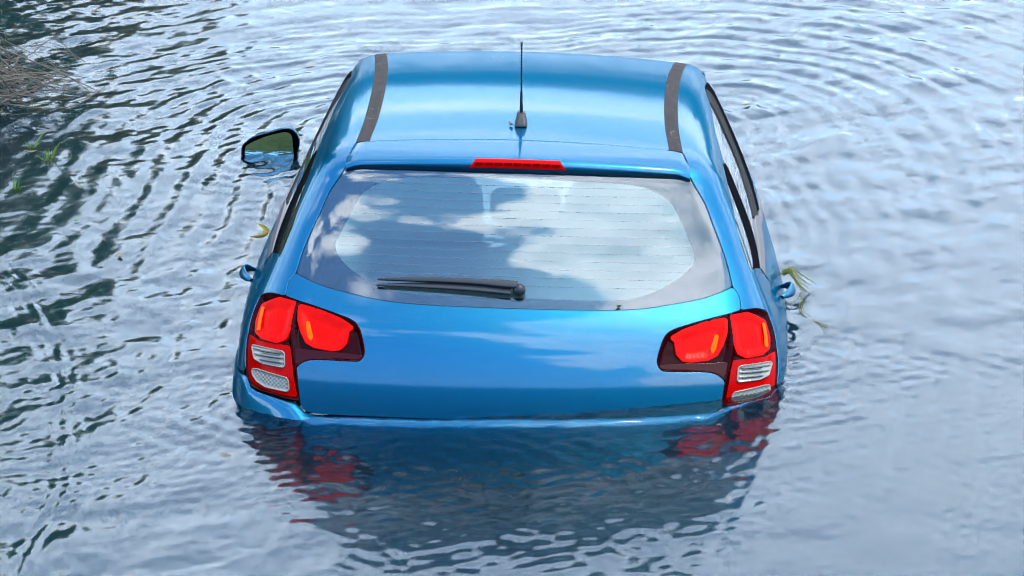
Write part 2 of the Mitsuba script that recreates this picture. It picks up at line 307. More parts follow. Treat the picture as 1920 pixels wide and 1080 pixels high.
S['dpillar'] = poly(d_left, [(.715, .402, 1.105), (.736, .51, 1.085)], R_(d_right), gap=.001)
S['frame'] = poly(gutter[1:], [(.620, .655, 1.367), (.626, .745, 1.363)], R_(door_top), gap=.003)
S['rglass'] = poly(door_top[2:], d_right, [(.736, .51, 1.085), (.73, .934, 1.162)], R_(b_left), gap=.001)
S['bbrown'] = poly(b_left, [(.73, .934, 1.162), (.752, 1.14, 1.130)], R_(b_mid), gap=.001)
S['bblack'] = poly(b_mid, [(.752, 1.14, 1.130), (.771, 1.51, 1.086)], R_(b_right), gap=.001)
S['fglass'] = poly(f_edge, [(.775, 2.6, 1.06), (.771, 1.51, 1.086)], R_(b_right), gap=.001)
belt_a = [(.736, .51, 1.085), (.738, .70, 1.118), (.734, .934, 1.158), (.752, 1.14, 1.130), (.771, 1.51, 1.086), (.775, 2.6, 1.06)]
belt_b = [(.752, .545, 1.06), (.755, .80, 1.085), (.760, 1.1, 1.106), (.772, 1.3, 1.085), (.780, 1.51, 1.068), (.785, 2.6, 1.045)]
S['belt'] = poly(belt_a, R_(belt_b), gap=.001)
S['rdoor'] = poly(belt_b[:5], [(.80, 1.51, 1.0), (.85, 1.51, .85), (.86, 1.51, .60)], [(.85, .66, .62), (.842, .56, .75), (.826, .52, .87), (.812, .56, .925), (.798, .615, .971), (.775, .603, 1.019), (.752, .545, 1.06)], gap=.006, rnd=.003)
S['fdoor'] = poly(belt_b[4:], [(.785, 2.6, 1.045), (.85, 2.7, .85), (.86, 2.65, .60)], [(.86, 1.51, .60), (.85, 1.51, .85), (.80, 1.51, 1.0), (.780, 1.51, 1.068)], gap=.004, rnd=.003)
S['screen'] = poly([(.545, 2.32, 1.445), (0, 2.40, 1.455), (-.545, 2.32, 1.445)], [(-.70, 2.98, 1.03), (0, 3.10, .99), (.70, 2.98, 1.03)], gap=.002, rnd=.01, smooth=True)

panel(ck('roof'), S['roof'], 'paint', h=.012)
panel(ck('roof_strip'), S['strip'], 'strip_rubber', h=.008, off=.0012, both=ck('roof_strip_001'))
panel(ck('tailgate'), S['tail'], 'paint', h=.010)
panel(ck('side_panel'), S['side'], 'paint', h=.010, both=ck('side_panel_001'))
panel(ck('rear_window'), S['glass'], 'glass', h=.014, off=-.004, flange=0)
panel(ck('side_window'), S['quarter'], 'side_glass', h=.012, off=-.004, flange=0, both=ck('side_window_001'))
panel(ck('side_window_002'), S['rglass'], 'side_glass', h=.012, off=-.004, flange=0, both=ck('side_window_003'))
panel(ck('side_window_004'), S['fglass'], 'side_glass', h=.014, off=-.004, flange=0, both=ck('side_window_005'))
panel(ck('windscreen'), S['screen'], 'side_glass', h=.03, off=-.004, flange=0)
panel(ck('pillar_trim'), S['dpillar'], 'trim_black', h=.009, both=ck('pillar_trim_001'))
panel(ck('pillar_trim_002'), S['bbrown'], 'trim_brown', h=.010, both=ck('pillar_trim_003'))
panel(ck('pillar_trim_004'), S['bblack'], 'trim_black', h=.010, both=ck('pillar_trim_005'))
panel(ck('door_frame'), S['frame'], 'paint', h=.008, off=-.003, both=ck('door_frame_001'))
panel(ck('belt_moulding'), S['belt'], 'moulding', h=.006, off=.003, both=ck('belt_moulding_001'))
panel(ck('rear_door'), S['rdoor'], 'paint', h=.014, both=ck('rear_door_001'))
panel(ck('front_door'), S['fdoor'], 'paint', h=.018, both=ck('front_door_001'))

# dark body frame under the gaps, open behind every window; its front is the submerged nose
wins = unary_union([S['glass'].buffer(-.030)] + [p for k in ('quarter', 'rglass', 'fglass') for p in (S[k].buffer(-.006), shapely.affinity.scale(S[k].buffer(-.006), -1, 1, origin=(0, 0)))] + [S['screen'].buffer(-.03)])
right = [S[k] for k in ('strip', 'side', 'lamp', 'inner', 'dpillar', 'frame', 'bbrown', 'bblack', 'belt', 'rdoor', 'fdoor', 'quarter', 'rglass', 'fglass')]
allp = unary_union([S['roof'], S['tail'], S['glass'], S['screen']] + right + [shapely.affinity.scale(p, -1, 1, origin=(0, 0)) for p in right]).buffer(.03).buffer(-.032)
frame_poly = allp.difference(wins)
frame_parts = list(frame_poly.geoms) if frame_poly.geom_type == 'MultiPolygon' else [frame_poly]
frame_poly = max(frame_parts, key=lambda g: g.area)
panel(ck('body_frame'), frame_poly, 'gap_black', h=.02, off=-.021, flange=0)

# ---------------------------------------------------------------- rear window: print border, heating wires
frit_r = [(0, .352, 1.368), (.174, .355, 1.363), (.364, .369, 1.353), (.421, .367, 1.334), (.466, .36, 1.305), (.497, .339, 1.252), (.517, .324, 1.215), (.535, .306, 1.176), (.539, .293, 1.15), (.523, .276, 1.125), (.483, .249, 1.094), (.42, .219, 1.063), (.348, .197, 1.044), (.222, .18, 1.039), (0, .175, 1.040)]
hole = poly(frit_r, m_(R_(frit_r)), gap=0)
panel(ck('rear_window', 'print_border'), S['glass'].difference(hole), 'frit', h=.012, off=-.0075, flange=0)
wires = []
for k in range(13):
    z = 1.068 + k * .0225
    q = [(x, y0(z) + .18 * x * x, z + .006 * (1 - (x / .55) ** 2)) for x in np.linspace(-.56, .56, 60)]
    c = chart(q); inside = shapely.contains_xy(hole.buffer(-.004), c[:, 0], c[:, 1])
    if inside.sum() < 5: continue
    s = lift(c[inside]); wires.append(tube(s - normal(s) * .0062, .00065, 4))
tm(ck('rear_window', 'heating_wires'), cat(*wires), 'wire')
beads = []
rb = np.random.default_rng(3)
for k in range(190):
    row = rb.integers(0, 13); x = rb.uniform(-.5, .5) * rb.uniform(.3, 1); zz = 1.068 + row * .0225 + .006 * (1 - (x / .55) ** 2) - .002
    if rb.uniform() > .35 + .05 * row: continue
    q = chart([(x, y0(zz) + .18 * x * x, zz)])
    if not shapely.contains_xy(hole, q[0, 0], q[0, 1]): continue
    s_ = lift(q); b_ = trimesh.creation.icosphere(1); b_.apply_scale((rb.uniform(.002, .007), .0012, .0014)); b_.apply_translation((s_ - normal(s_) * .0034)[0]); beads.append(b_)
tm(ck('rear_window', 'water_drops'), cat(*beads), 'drops', smooth=True)
labels[ck('rear_window', 'water_drops')] = {'kind': 'stuff'}
panel(ck('rear_window', 'condensation'), hole.buffer(-.002), 'fog', h=.02, off=-.0090, flange=0)
labels[ck('rear_window', 'condensation')] = {'label': 'pale film of condensation inside the rear glass'}
labels[ck('rear_window', 'heating_wires')] = {'kind': 'stuff'}

# ---------------------------------------------------------------- tail lamps
red_up = [(.749, .274, .972), (.723, .256, .988), (.694, .244, 1.001), (.645, .218, .995), (.65, .195, .956), (.658, .179, .921), (.669, .172, .896), (.693, .177, .885), (.74, .206, .89), (.761, .235, .902), (.762, .256, .93)]
red_low = [(.786, .268, .885), (.758, .217, .878), (.655, .16, .875), (.649, .151, .847), (.64, .138, .778), (.627, .13, .727), (.679, .145, .731), (.753, .181, .747), (.777, .205, .759), (.785, .223, .797)]
clear_a = [(.773, .229, .863), (.757, .21, .864), (.676, .163, .86), (.668, .159, .854), (.666, .151, .818), (.671, .151, .812), (.735, .179, .816), (.762, .203, .825)]
clear_b = [(.769, .202, .796), (.749, .186, .798), (.661, .144, .784), (.654, .141, .775), (.651, .138, .747), (.658, .139, .742), (.723, .163, .748), (.752, .182, .761), (.766, .196, .778)]
inner_red = [(.63, .211, .991), (.57, .191, .981), (.503, .165, .96), (.467, .147, .94), (.48, .146, .932), (.488, .131, .894), (.504, .128, .878), (.527, .132, .874), (.579, .143, .88), (.603, .152, .891), (.619, .167, .92), (.629, .187, .952)]
inner_glow = [(.608, .178, .947), (.598, .178, .95), (.586, .155, .909), (.591, .151, .894), (.601, .158, .908)]
amber = [(.749, .268, .968), (.756, .25, .94), (.757, .235, .905), (.748, .226, .905), (.746, .245, .94), (.740, .263, .972)]
inner_low = [(.425, .12, .862), (.47, .118, .866), (.58, .138, .868), (.64, .15, .87), (.632, .142, .823), (.60, .138, .842), (.52, .123, .851), (.45, .113, .852)]
def sharp(pts, rnd, gap=.0005): return poly(pts, gap=gap, rnd=rnd, smooth=False)
bowl = lambda dep, w: (lambda d, s: -dep * sstep(0, w, d) + .0004 * np.cos(s[:, 0] * 2 * np.pi / .013) * sstep(.004, .012, d))
def ribs(d, s): return -.003 * sstep(0, .006, d) + .0022 * np.cos(s[:, 2] * 2 * np.pi / .0145) * sstep(.002, .008, d)
def both(a, b, *args, **kw): panel(ck(*a), *args, both=ck(*b), **kw)
L0, L1, I0, I1 = 'tail_lamp', 'tail_lamp_001', 'tailgate_lamp', 'tailgate_lamp_001'
both((L0,), (L1,), S['lamp'], 'lamp_dark', h=.008, off=-.0015, shape=lambda d, s: -.015 * sstep(.002, .012, d))
both((L0, 'red_reflector'), (L1, 'red_reflector'), sharp(red_up, .004, -.0045), 'lamp_red', h=.006, off=-.003, flange=.014, shape=bowl(.009, .03))
both((L0, 'red_lens'), (L1, 'red_lens'), sharp(red_low, .004), 'lamp_red_flat', h=.006, off=-.006, flange=.012)
both((L0, 'clear_lens'), (L1, 'clear_lens'), sharp(clear_a, .006), 'lamp_clear', h=.0035, off=-.0008, flange=.004, shape=ribs)
both((L0, 'clear_lens_001'), (L1, 'clear_lens_001'), sharp(clear_b, .006), 'lamp_clear', h=.0035, off=-.0008, flange=.004, shape=lambda d, s: -.003 * sstep(0, .006, d) + .002 * np.cos(s[:, 0] * 2 * np.pi / .012) * np.cos(s[:, 2] * 2 * np.pi / .012) * sstep(.002, .008, d))
both((L0, 'amber_strip'), (L1, 'amber_strip'), sharp(amber, .002), 'lamp_amber', h=.005, off=-.0025, flange=.004)
both((I0,), (I1,), S['inner'], 'lamp_dark', h=.008, off=-.0015, shape=lambda d, s: -.015 * sstep(.002, .012, d))
both((I0, 'red_reflector'), (I1, 'red_reflector'), sharp(inner_red, .004, -.003), 'lamp_red', h=.006, off=-.003, flange=.014, shape=bowl(.010, .035))
both((I0, 'maroon_lens'), (I1, 'maroon_lens'), sharp(inner_low, .003), 'lamp_maroon', h=.006, off=-.004, flange=.012)
both((I0, 'amber_strip'), (I1, 'amber_strip'), sharp(inner_glow, .002), 'lamp_amber', h=.005, off=-.0055, flange=.002)
for s, n in (('', 'left'), ('_001', 'right')): pass
# slots in the reversing lenses
for sg, L in ((1, L0), (-1, L1)):
    bars = []
    for k, z in enumerate((.852, .839, .826)):
        x = np.linspace(.682, .752, 14); q = np.stack([x, y0(z) + .18 * x * x, np.full_like(x, z) + .02 * (x - .70)], 1)
        s = lift(chart(q)); bars.append(tube(s - normal(s) * .0004, .0026 if k != 1 else .0018, 5))
    m = cat(*bars); m.vertices[:, 0] *= sg
    if sg < 0: m.faces = m.faces[:, ::-1]
    tm(ck(L, 'lens_slots'), m, 'lamp_slot')

# ---------------------------------------------------------------- spoiler with the high brake light
X = np.concatenate([np.linspace(-.512, -.48, 8), np.linspace(-.47, .47, 95), np.linspace(.48, .512, 8)])
def spoiler_section(x):
    e = np.clip((abs(x) - .46) / .052, 0, 1); c = .18 * x * x; dz = -.085 * x * x - .012 * e * e
    b = .012 * (x / .5) ** 2
    top = lambda y: z0(y) + dz
    return np.array([(.513, top(.513) - .02), (.5145, top(.513) - .002), (.513, top(.513) - .0002), (.47 + .2 * c, top(.47)), (.43 + .4 * c, top(.43)), (.395 + .7 * c, top(.395)), (.372 + c, top(.37) - .0015), (.358 + c, 1.4255 + dz - .004), (.350 + c, 1.419 + dz - .004), (.3465 + c, 1.411 + dz - .003),
                     (.3460 + c, 1.402 + dz), (.3468 + c, 1.394 + dz + b), (.350 + c, 1.386 + dz + b), (.355 + c, 1.3815 + dz + b), (.365 + c, 1.379 + dz + b), (.40 + c, 1.377 + dz + b), (.45 + c, 1.378 + dz + b)])
G = np.array([[(x, *q) for q in spoiler_section(x)] for x in X])
sp = grid_mesh(G, True)
ends = []
for k in (0, -1):
    c = G[k].mean(0); v = np.vstack([G[k], c]); n = len(G[k]); f = [(i, i + 1, n) for i in range(n - 1)]
    ends.append(trimesh.Trimesh(v, f if k else [t[::-1] for t in f], process=False))
tm(ck('spoiler'), cat(sp, *ends), 'paint', smooth=50)
bx = np.linspace(-1, 1, 41)
def brake_pt(u, v, o):  # u -1..1 along, v 0 bottom .. 1 top
    x = u * (.144 - .020 * v); z = 1.394 + .0265 * v - .085 * x * x
    return (x, .3455 + .18 * x * x + .012 * max(0, v - .55) ** 2 * 4 - o, z)
ring = [(0, -.004), (0, .003), (.06, .0055), (.35, .0065), (.65, .0060), (.94, .0045), (1, .002), (1, -.004)]
G = np.array([[brake_pt(u, v, o) for v, o in ring] for u in bx])
bm = grid_mesh(G, False)
tm(ck('spoiler', 'brake_light'), cat(bm, *[trimesh.Trimesh(G[k], [(0, i, i + 1) for i in range(1, 7)], process=False) for k in (0, -1)]), 'lamp_red_flat', smooth=35)
cells = []
for k in range(9):
    u = -0.84 + k * .21
    c = np.array(brake_pt(u, .5, .0062)); b = trimesh.creation.box((.024, .003, .008)); b.apply_translation(c); cells.append(b)
tm(ck('spoiler', 'brake_light', ) + '__001', cat(*cells), 'lamp_red_dim')

# ---------------------------------------------------------------- bumper: a swept ledge round the tail
def contour(z, n=181):
    q = []
    for a in np.linspace(-1, 1, n):
        x = np.sign(a) * min(abs(a) * .95, .62) ; q.append(a)
    d = np.array([[math.sin(t), -math.cos(t), 0] for t in np.linspace(-2.1, 2.1, n)])
    o = np.array([0, .95, z]); lo = np.zeros(n) + .05; hi = np.zeros(n) + 1.6
    for _ in range(40):
        m = (lo + hi) / 2; out = F(o + d * m[:, None]) > 0; hi = np.where(out, m, hi); lo = np.where(out, lo, m)
    return o + d * hi[:, None]
C0 = contour(.69)
ax = np.abs(C0[:, 0]); yy = C0[:, 1]
zt = np.interp(ax, [0, .24, .432, .559, .60, .625, .655, .703, .753, .773, .786], [.691, .686, .681, .679, .684, .711, .715, .724, .733, .741, .77]); zt = np.where(yy > .24, .768 - .03 * np.clip(yy - .3, 0, 1), zt)
sc = np.clip(1 - (ax - .58) / .17, .22, 1)
prof = [(-.02, -.012), (-.002, -.002), (.002, -.0005), (.010, -.004), (.022, -.009), (.033, -.018), (.044, -.034), (.058, -.062), (.078, -.11), (.096, -.17), (.102, -.25), (.08, -.33), (.02, -.42)]
G = np.zeros((len(C0), len(prof), 3))
for j, (o, dz) in enumerate(prof):
    z = zt + dz; P0 = C0.copy(); P0[:, 2] = z
    # follow the body's own contour at this height
    for _ in range(6):
        nn = normal(P0); nn[:, 2] = 0; nn /= np.linalg.norm(nn, axis=1, keepdims=True); P0 = P0 - nn * F(P0)[:, None]
    G[:, j] = P0 + nn * (o * np.where(o > 0, sc, 1))[:, None]; G[:, j, 2] = z
tm(ck('bumper'), grid_mesh(G, True), 'paint', smooth=40)

# ---------------------------------------------------------------- wiper
def on_glass(pt, lift_):
    s = lift(chart([pt])); return (s + normal(s) * lift_)[0]
w_a, w_b = on_glass((.012, .183, 1.056), .022), on_glass((-.407, .22, 1.067), .010)
t = np.linspace(0, 1, 24)
arc = lambda h0, h1, dz: np.array([on_glass((.012 + (-.407 - .012) * u, 0.2, 1.056 + (1.067 - 1.056) * u + dz + .006 * math.sin(math.pi * u)), h0 + (h1 - h0) * u) for u in t])
def bar(path, wid, hgt, up):
    """A bar of rounded section along the path, wid across (in the glass plane), hgt off the glass."""
    n = normal(path); tg = np.gradient(path, axis=0); tg /= np.linalg.norm(tg, axis=1, keepdims=True); sd = np.cross(n, tg)
    a = np.linspace(0, 2 * np.pi, 12, endpoint=False); ca = np.sign(np.cos(a)) * np.abs(np.cos(a)) ** .6; sa = np.sign(np.sin(a)) * np.abs(np.sin(a)) ** .6
    P = path[:, None] + ca[None, :, None] * sd[:, None] * np.asarray(wid)[:, None, None] + sa[None, :, None] * n[:, None] * np.asarray(hgt)[:, None, None]
    P = np.concatenate([P, P[:, :1]], 1); m = grid_mesh(P)
    for k in (0, -1):
        m = cat(m, trimesh.Trimesh(np.vstack([P[k, :-1], P[k].mean(0)]), [(i, (i + 1) % 12, 12) for i in range(12)], process=False))
    m.fix_normals(); return m
tm(ck('wiper'), bar(arc(.026, .016, .004), np.interp(t, [0, .1, .25, .7, 1], [.012, .0125, .0095, .008, .003]), np.interp(t, [0, .2, 1], [.009, .007, .004]), 0), 'wiper_plastic', smooth=40)
tm(ck('wiper', 'blade'), bar(arc(.012, .007, -.010)[1:], np.interp(t[1:], [0, .15, .6, 1], [.014, .013, .010, .003]), np.interp(t[1:], [0, 1], [.008, .003]), 0), 'wiper_rubber', smooth=40)
pv = trimesh.creation.icosphere(3); pv.apply_scale((.019, .016, .019)); pv.apply_translation(on_glass((.018, .183, 1.054), .016)); tm(ck('wiper', 'pivot_cap'), pv, 'wiper_plastic', smooth=True)

# ---------------------------------------------------------------- antenna
base = trimesh.creation.box((1, 1, 1)).subdivide().subdivide().subdivide(); v = base.vertices
k = (v[:, 2] + .5); v[:, 0] *= (.040 - .018 * k); v[:, 1] *= (.075 - .035 * k); v[:, 2] = k * .042; v[:, 1] += .010 * k
base.vertices = v; base = trimesh.smoothing.filter_laplacian(base, iterations=3); base.apply_translation((0, .685, 1.468)); tm(ck('antenna'), base, 'wiper_plastic', smooth=40)
p0, p1 = np.array([0, .690, 1.505]), np.array([-.002, .535, 1.745]); u = np.linspace(0, 1, 160)
path = p0 + (p1 - p0) * u[:, None]; r = np.interp(u, [0, .3, .32, .93, .94, 1], [.0055, .0038, .0024, .0022, .0034, .0034])
r = np.where((u > .32) & (u < .93), r + .0007 * np.sign(np.sin(u * 140)), r)
tm(ck('antenna', 'mast'), tube(path, r, 8), 'wiper_plastic', smooth=40)

# ---------------------------------------------------------------- door mirrors
mo = np.array([[-1.01, 1.04], [-1.01, 1.068], [-1.007, 1.083], [-.99, 1.101], [-.961, 1.119], [-.912, 1.134], [-.868, 1.148], [-.837, 1.149], [-.817, 1.134], [-.806, 1.105], [-.811, 1.07], [-.825, 1.0], [-.85, .955], [-.93, .945], [-.99, .97], [-1.008, 1.01]])
mg = np.array([[-.999, 1.03], [-.998, 1.066], [-.992, 1.080], [-.976, 1.092], [-.929, 1.115], [-.878, 1.131], [-.852, 1.134], [-.838, 1.126], [-.833, 1.102], [-.829, 1.05], [-.845, .99], [-.87, .968], [-.93, .960], [-.98, .98]])
mc = np.array([-.912, 1.05])
def mirror(sg, key):
    o = catmull(mo, 6, True); g = mc + (catmull(mg, 6, True) - mc) * 1.03
    o = np.array([np.asarray(LineString(np.vstack([o, o[:1]])).interpolate(s, normalized=True).coords[0]) for s in np.linspace(0, 1, 90, endpoint=False)])
    rings = []
    for y, sc_ in ((2.462, .93), (2.450, .97), (2.448, .99), (2.452, 1.0), (2.475, 1.0), (2.50, .985), (2.53, .93), (2.555, .82), (2.57, .65), (2.578, .4), (2.58, .05)):
        q = mc + (o - mc) * sc_; rings.append(np.stack([q[:, 0], np.full(90, y), q[:, 1]], 1))
    P = np.array(rings); P = np.concatenate([P, P[:, :1]], 1); P[..., 0] *= -sg
    rim = grid_mesh(P[:4]); shell = grid_mesh(P[3:])
    for m in (rim, shell): m.fix_normals()
    tm(key, shell, 'paint', smooth=50); tm(key + '__rim', rim, 'trim_black', smooth=50)
    Pg = Polygon(g); qx, qz = np.meshgrid(np.arange(-1.01, -.82, .006), np.arange(.955, 1.14, .006)); qq = np.stack([qx.ravel(), qz.ravel()], 1); qq = qq[shapely.contains_xy(Pg.buffer(-.003), qq[:, 0], qq[:, 1])]
    qq = np.vstack([dens(Pg.exterior, .006), qq]); tri = Delaunay(qq).simplices; cc = qq[tri].mean(1); tri = tri[shapely.contains_xy(Pg, cc[:, 0], cc[:, 1])]
    dx, dz_ = qq[:, 0] - mc[0], qq[:, 1] - 1.085; yv = 2.4535 + (dx ** 2 + dz_ ** 2) / 1.6 + .010 * dz_ - .10 * dx
    v3 = np.stack([-sg * qq[:, 0], yv, qq[:, 1]], 1); nv = np.stack([-sg * (dx / .8 - .10), -np.ones(len(qq)), dz_ / .8 + .010], 1); nv /= np.linalg.norm(nv, axis=1, keepdims=True)
    fn = np.cross(v3[tri[:, 1]] - v3[tri[:, 0]], v3[tri[:, 2]] - v3[tri[:, 0]]); tri = np.where((fn[:, 1] > 0)[:, None], tri[:, ::-1], tri)
    add(key + '__mirror_glass', v3, tri, 'mirror', nv)
    arm = tube([(sg * .84, 2.50, 1.0), (sg * .80, 2.53, .985), (sg * .74, 2.55, .98)], [.03, .035, .04], 12); tm(key + '__bracket', arm, 'trim_black')
mirror(-1, ck('door_mirror')); mirror(1, ck('door_mirror_001'))

# ---------------------------------------------------------------- door handles
def handle(sg, key):
    yy = np.linspace(.70, .875, 26); s = np.sin(np.pi * (yy - .70) / .175)
    q = np.stack([np.full(26, .82), yy, np.full(26, .958)], 1)
    b = lift(chart(q)); n = normal(b)
    p = b + n * (.004 + .036 * np.maximum(s, 0) ** .6)[:, None]
    t = np.gradient(p, axis=0); t /= np.linalg.norm(t, axis=1, keepdims=True); w = np.cross(t, n)
    a = np.linspace(0, 2 * np.pi, 12, endpoint=False)
    hgt = .011 + .007 * s
    P = p[:, None] + np.cos(a)[None, :, None] * w[:, None] * hgt[:, None, None] + np.sin(a)[None, :, None] * n[:, None] * .007
    P = np.concatenate([P, P[:, :1]], 1); P[..., 0] *= sg; m = grid_mesh(P); m.fix_normals(); tm(key, m, 'paint', smooth=50)
handle(-1, ck('rear_door_001', 'handle')); handle(1, ck('rear_door', 'handle'))

# ---------------------------------------------------------------- cabin, seen through the glass
def rbox(c, s, r=.04, tilt=0):
    b = trimesh.creation.box((2, 2, 2)).subdivide().subdivide().subdivide().subdivide(); v = np.array(b.vertices)
    s = np.asarray(s, float) / 2; inner = np.maximum(s - r, .001); w = v * s; core = np.clip(w, -inner, inner); d = w - core
    L = np.linalg.norm(d, axis=1, keepdims=True); v = core + np.where(L > 1e-9, d / np.maximum(L, 1e-9) * np.minimum(L, r), 0)
    ca, sa = math.cos(tilt), math.sin(tilt); v = v @ np.array([[1, 0, 0], [0, ca, sa], [0, -sa, ca]])
    return trimesh.Trimesh(v + np.asarray(c, float), b.faces, process=False)
tm(ck('rear_seat'), cat(rbox((.27, .84, .93), (.50, .14, .52), .065, -.12), rbox((-.30, .92, .84), (.64, .16, .40), .06, -.12)), 'cabin_grey', smooth=60)
tm(ck('rear_seat', 'head_rest'), rbox((.02, .80, 1.20), (.22, .07, .11), .033), 'cabin_dark', smooth=60)
for k, sx in enumerate((-.37, .37)):
    Q = Polygon([(-.25, .55), (.25, .55), (.235, 1.10), (.15, 1.20), (.125, 1.29), (-.125, 1.29), (-.15, 1.20), (-.235, 1.10)]).buffer(-.05).buffer(.10).buffer(-.05)
    lay = []
    for yy_, b_ in ((0, -.05), (.015, -.02), (.045, 0), (.10, 0), (.13, -.02), (.145, -.05)):
        c_ = dens(Q.buffer(b_).exterior, .02)[:90]; L_ = LineString(np.vstack([Q.buffer(b_).exterior.coords])); c_ = np.array([L_.interpolate(t_, normalized=True).coords[0] for t_ in np.linspace(0, 1, 80, endpoint=False)])
        lay.append(np.stack([c_[:, 0] + sx, 1.55 + yy_ + .16 * (c_[:, 1] - .9) * -1, c_[:, 1]], 1))
    P_ = np.array(lay); P_ = np.concatenate([P_, P_[:, :1]], 1); m_s = grid_mesh(P_)
    for e_ in (0, -1): m_s = cat(m_s, trimesh.Trimesh(np.vstack([P_[e_, :-1], P_[e_, :-1].mean(0)]), [(i, (i + 1) % 80, 80) for i in range(80)], process=False))
    m_s.merge_vertices(); m_s.fix_normals(); tm(ck('front_seat' + ('' if k == 0 else '_001')), m_s, 'cabin_grey', smooth=50)
tm(ck('interior_mirror'), rbox((0, 2.30, 1.33), (.22, .03, .06), .014), 'cabin_dark', smooth=60)
tm(ck('dashboard'), rbox((0, 2.75, .88), (1.3, .45, .25), .08), 'cabin_dark', smooth=60)
tm(ck('cabin_floor'), rbox((0, 1.6, .35), (1.4, 2.6, .06), .02), 'cabin_dark', smooth=60)
nose = rbox((0, 3.30, .62), (1.56, 1.05, .62), .20); tm(ck('bonnet'), nose, 'paint', smooth=60)
def wheel(x, y, key):
    tyre = trimesh.creation.torus(.225, .085, 32, 14); tyre.apply_transform(trimesh.transformations.rotation_matrix(np.pi / 2, (0, 1, 0))); tyre.apply_scale((1.1, 1, 1)); tyre.apply_translation((x, y, .30))
    rim = trimesh.creation.cylinder(.19, .11, sections=32); rim.apply_transform(trimesh.transformations.rotation_matrix(np.pi / 2, (0, 1, 0))); rim.apply_translation((x, y, .30))
    tm(key, tyre, 'wiper_rubber'); tm(key + '__rim', rim, 'lamp_clear')
for k, (x, y) in enumerate(((-.73, .72), (.73, .72), (-.73, 3.18), (.73, 3.18))): wheel(x, y, ck('wheel' + ('' if k == 0 else '_%03d' % k)))

# ================================================================ the place (world frame, water level z = 0)
def ground_fn(p, n, uv):
    g = fbm(p.x * 3, p.y * 3, p.z * 3, 4)
    c = mix((0.018, 0.030, 0.014), (0.040, 0.052, 0.024), g)
    wet = smoothstep(0.10, -0.05, p.z)
    return mix(c, (0.020, 0.030, 0.030), wet)
mat('ground_grass', {'type': 'diffuse', 'reflectance': proc(ground_fn)})
mat('bark', {'type': 'diffuse', 'reflectance': rgb(0.06, 0.05, 0.038)})
def leafmat(name, c, t):
    mat(name, {'type': 'principledthin', 'base_color': rgb(*c), 'roughness': 0.6, 'diff_trans': t, 'spec_trans': 0.0}, False)
leafmat('leaf_dark', (0.06, 0.10, 0.014), 0.6); leafmat('leaf_olive', (0.20, 0.18, 0.025), 0.7); leafmat('leaf_green', (0.10, 0.155, 0.018), 0.7)
mat('dead_stem', {'type': 'diffuse', 'reflectance': rgb(0.10, 0.082, 0.062)})
mat('pale_leaf', {'type': 'diffuse', 'reflectance': rgb(0.16, 0.14, 0.085)})
mat('yellow_leaf', {'type': 'diffuse', 'reflectance': rgb(0.30, 0.20, 0.03)})
mat('green_leaf', {'type': 'diffuse', 'reflectance': rgb(0.10, 0.17, 0.02)})
mat('weed', {'type': 'diffuse', 'reflectance': rgb(0.11, 0.12, 0.03)})
mat('leaf_scrap', {'type': 'diffuse', 'reflectance': rgb(0.012, 0.018, 0.008)})
mat('foam_tan', {'type': 'diffuse', 'reflectance': rgb(0.10, 0.085, 0.065)})
mat('silk', {'type': 'diffuse', 'reflectance': rgb(0.35, 0.35, 0.36)})

# ground: one sheet to the horizon with the hollow of the water
def axis(lo, hi, a, b, h, far): return np.unique(np.round(np.r_[-far, np.linspace(-120, lo, 30), np.linspace(lo, a, 30), np.arange(a, b, h), np.linspace(b, hi, 30), np.linspace(hi, 120, 30), far], 4))
gx = axis(-20, 30, -5, 0, .12, 1500); gy = axis(-22, 75, -14, 9, .25, 1500)
Xg, Yg = np.meshgrid(gx, gy, indexing='ij')
def ground_z(x, y):
    wob = 0.35 * (meshkit.fbm(np.stack([x * .5, y * .5, 0 * x], -1), 4, 5) - .5)
    xl = np.interp(y, [-12, -2, 0, 2, 3.1, 4.5, 9, 20, 30], [-3.4, -3.0, -2.6, -2.25, -2.15, -2.7, -3.0, -3.0, -4]) + wob
    dl = xl - x                    # > 0 on the left bank
    df = y - (62 + .04 * x + 3 * wob); dn = (-8.2 + 1.2 * wob) - y; dr_ = x - (19 + 3 * wob)
    d = np.maximum.reduce([dl, df, dn * .9, dr_])
    z = np.where(d > 0, 1.4 * (1 - np.exp(-d * .45)), 0) + np.where(dn > 0, 1.6 * (1 - np.exp(-np.maximum(dn, 0) * .55)), 0)
    z = z + 4.2 * sstep(0, 14, df) * sstep(-60, -20, -np.abs(x)) * (.8 + .4 * meshkit.fbm(np.stack([x * .12, y * .12, 0 * x], -1), 3, 6))
    zb = -1.1 * (1 - np.exp(np.minimum(d, 0) * 1.1))
    bump = .10 * (meshkit.fbm(np.stack([x * 1.7, y * 1.7, 0 * x], -1), 4, 8) - .5)
    return np.where(d > 0, z, zb) + bump * np.clip(d * 2 + 1, .3, 1)
Zg = ground_z(Xg, Yg)
add('ground', np.stack([Xg, Yg, Zg], -1).reshape(-1, 3), grid_mesh(np.stack([Xg, Yg, Zg], -1)).faces, 'ground_grass', smooth=True, car=False)
labels['ground'] = {'label': 'grassy bank and muddy bed around the water', 'kind': 'structure'}

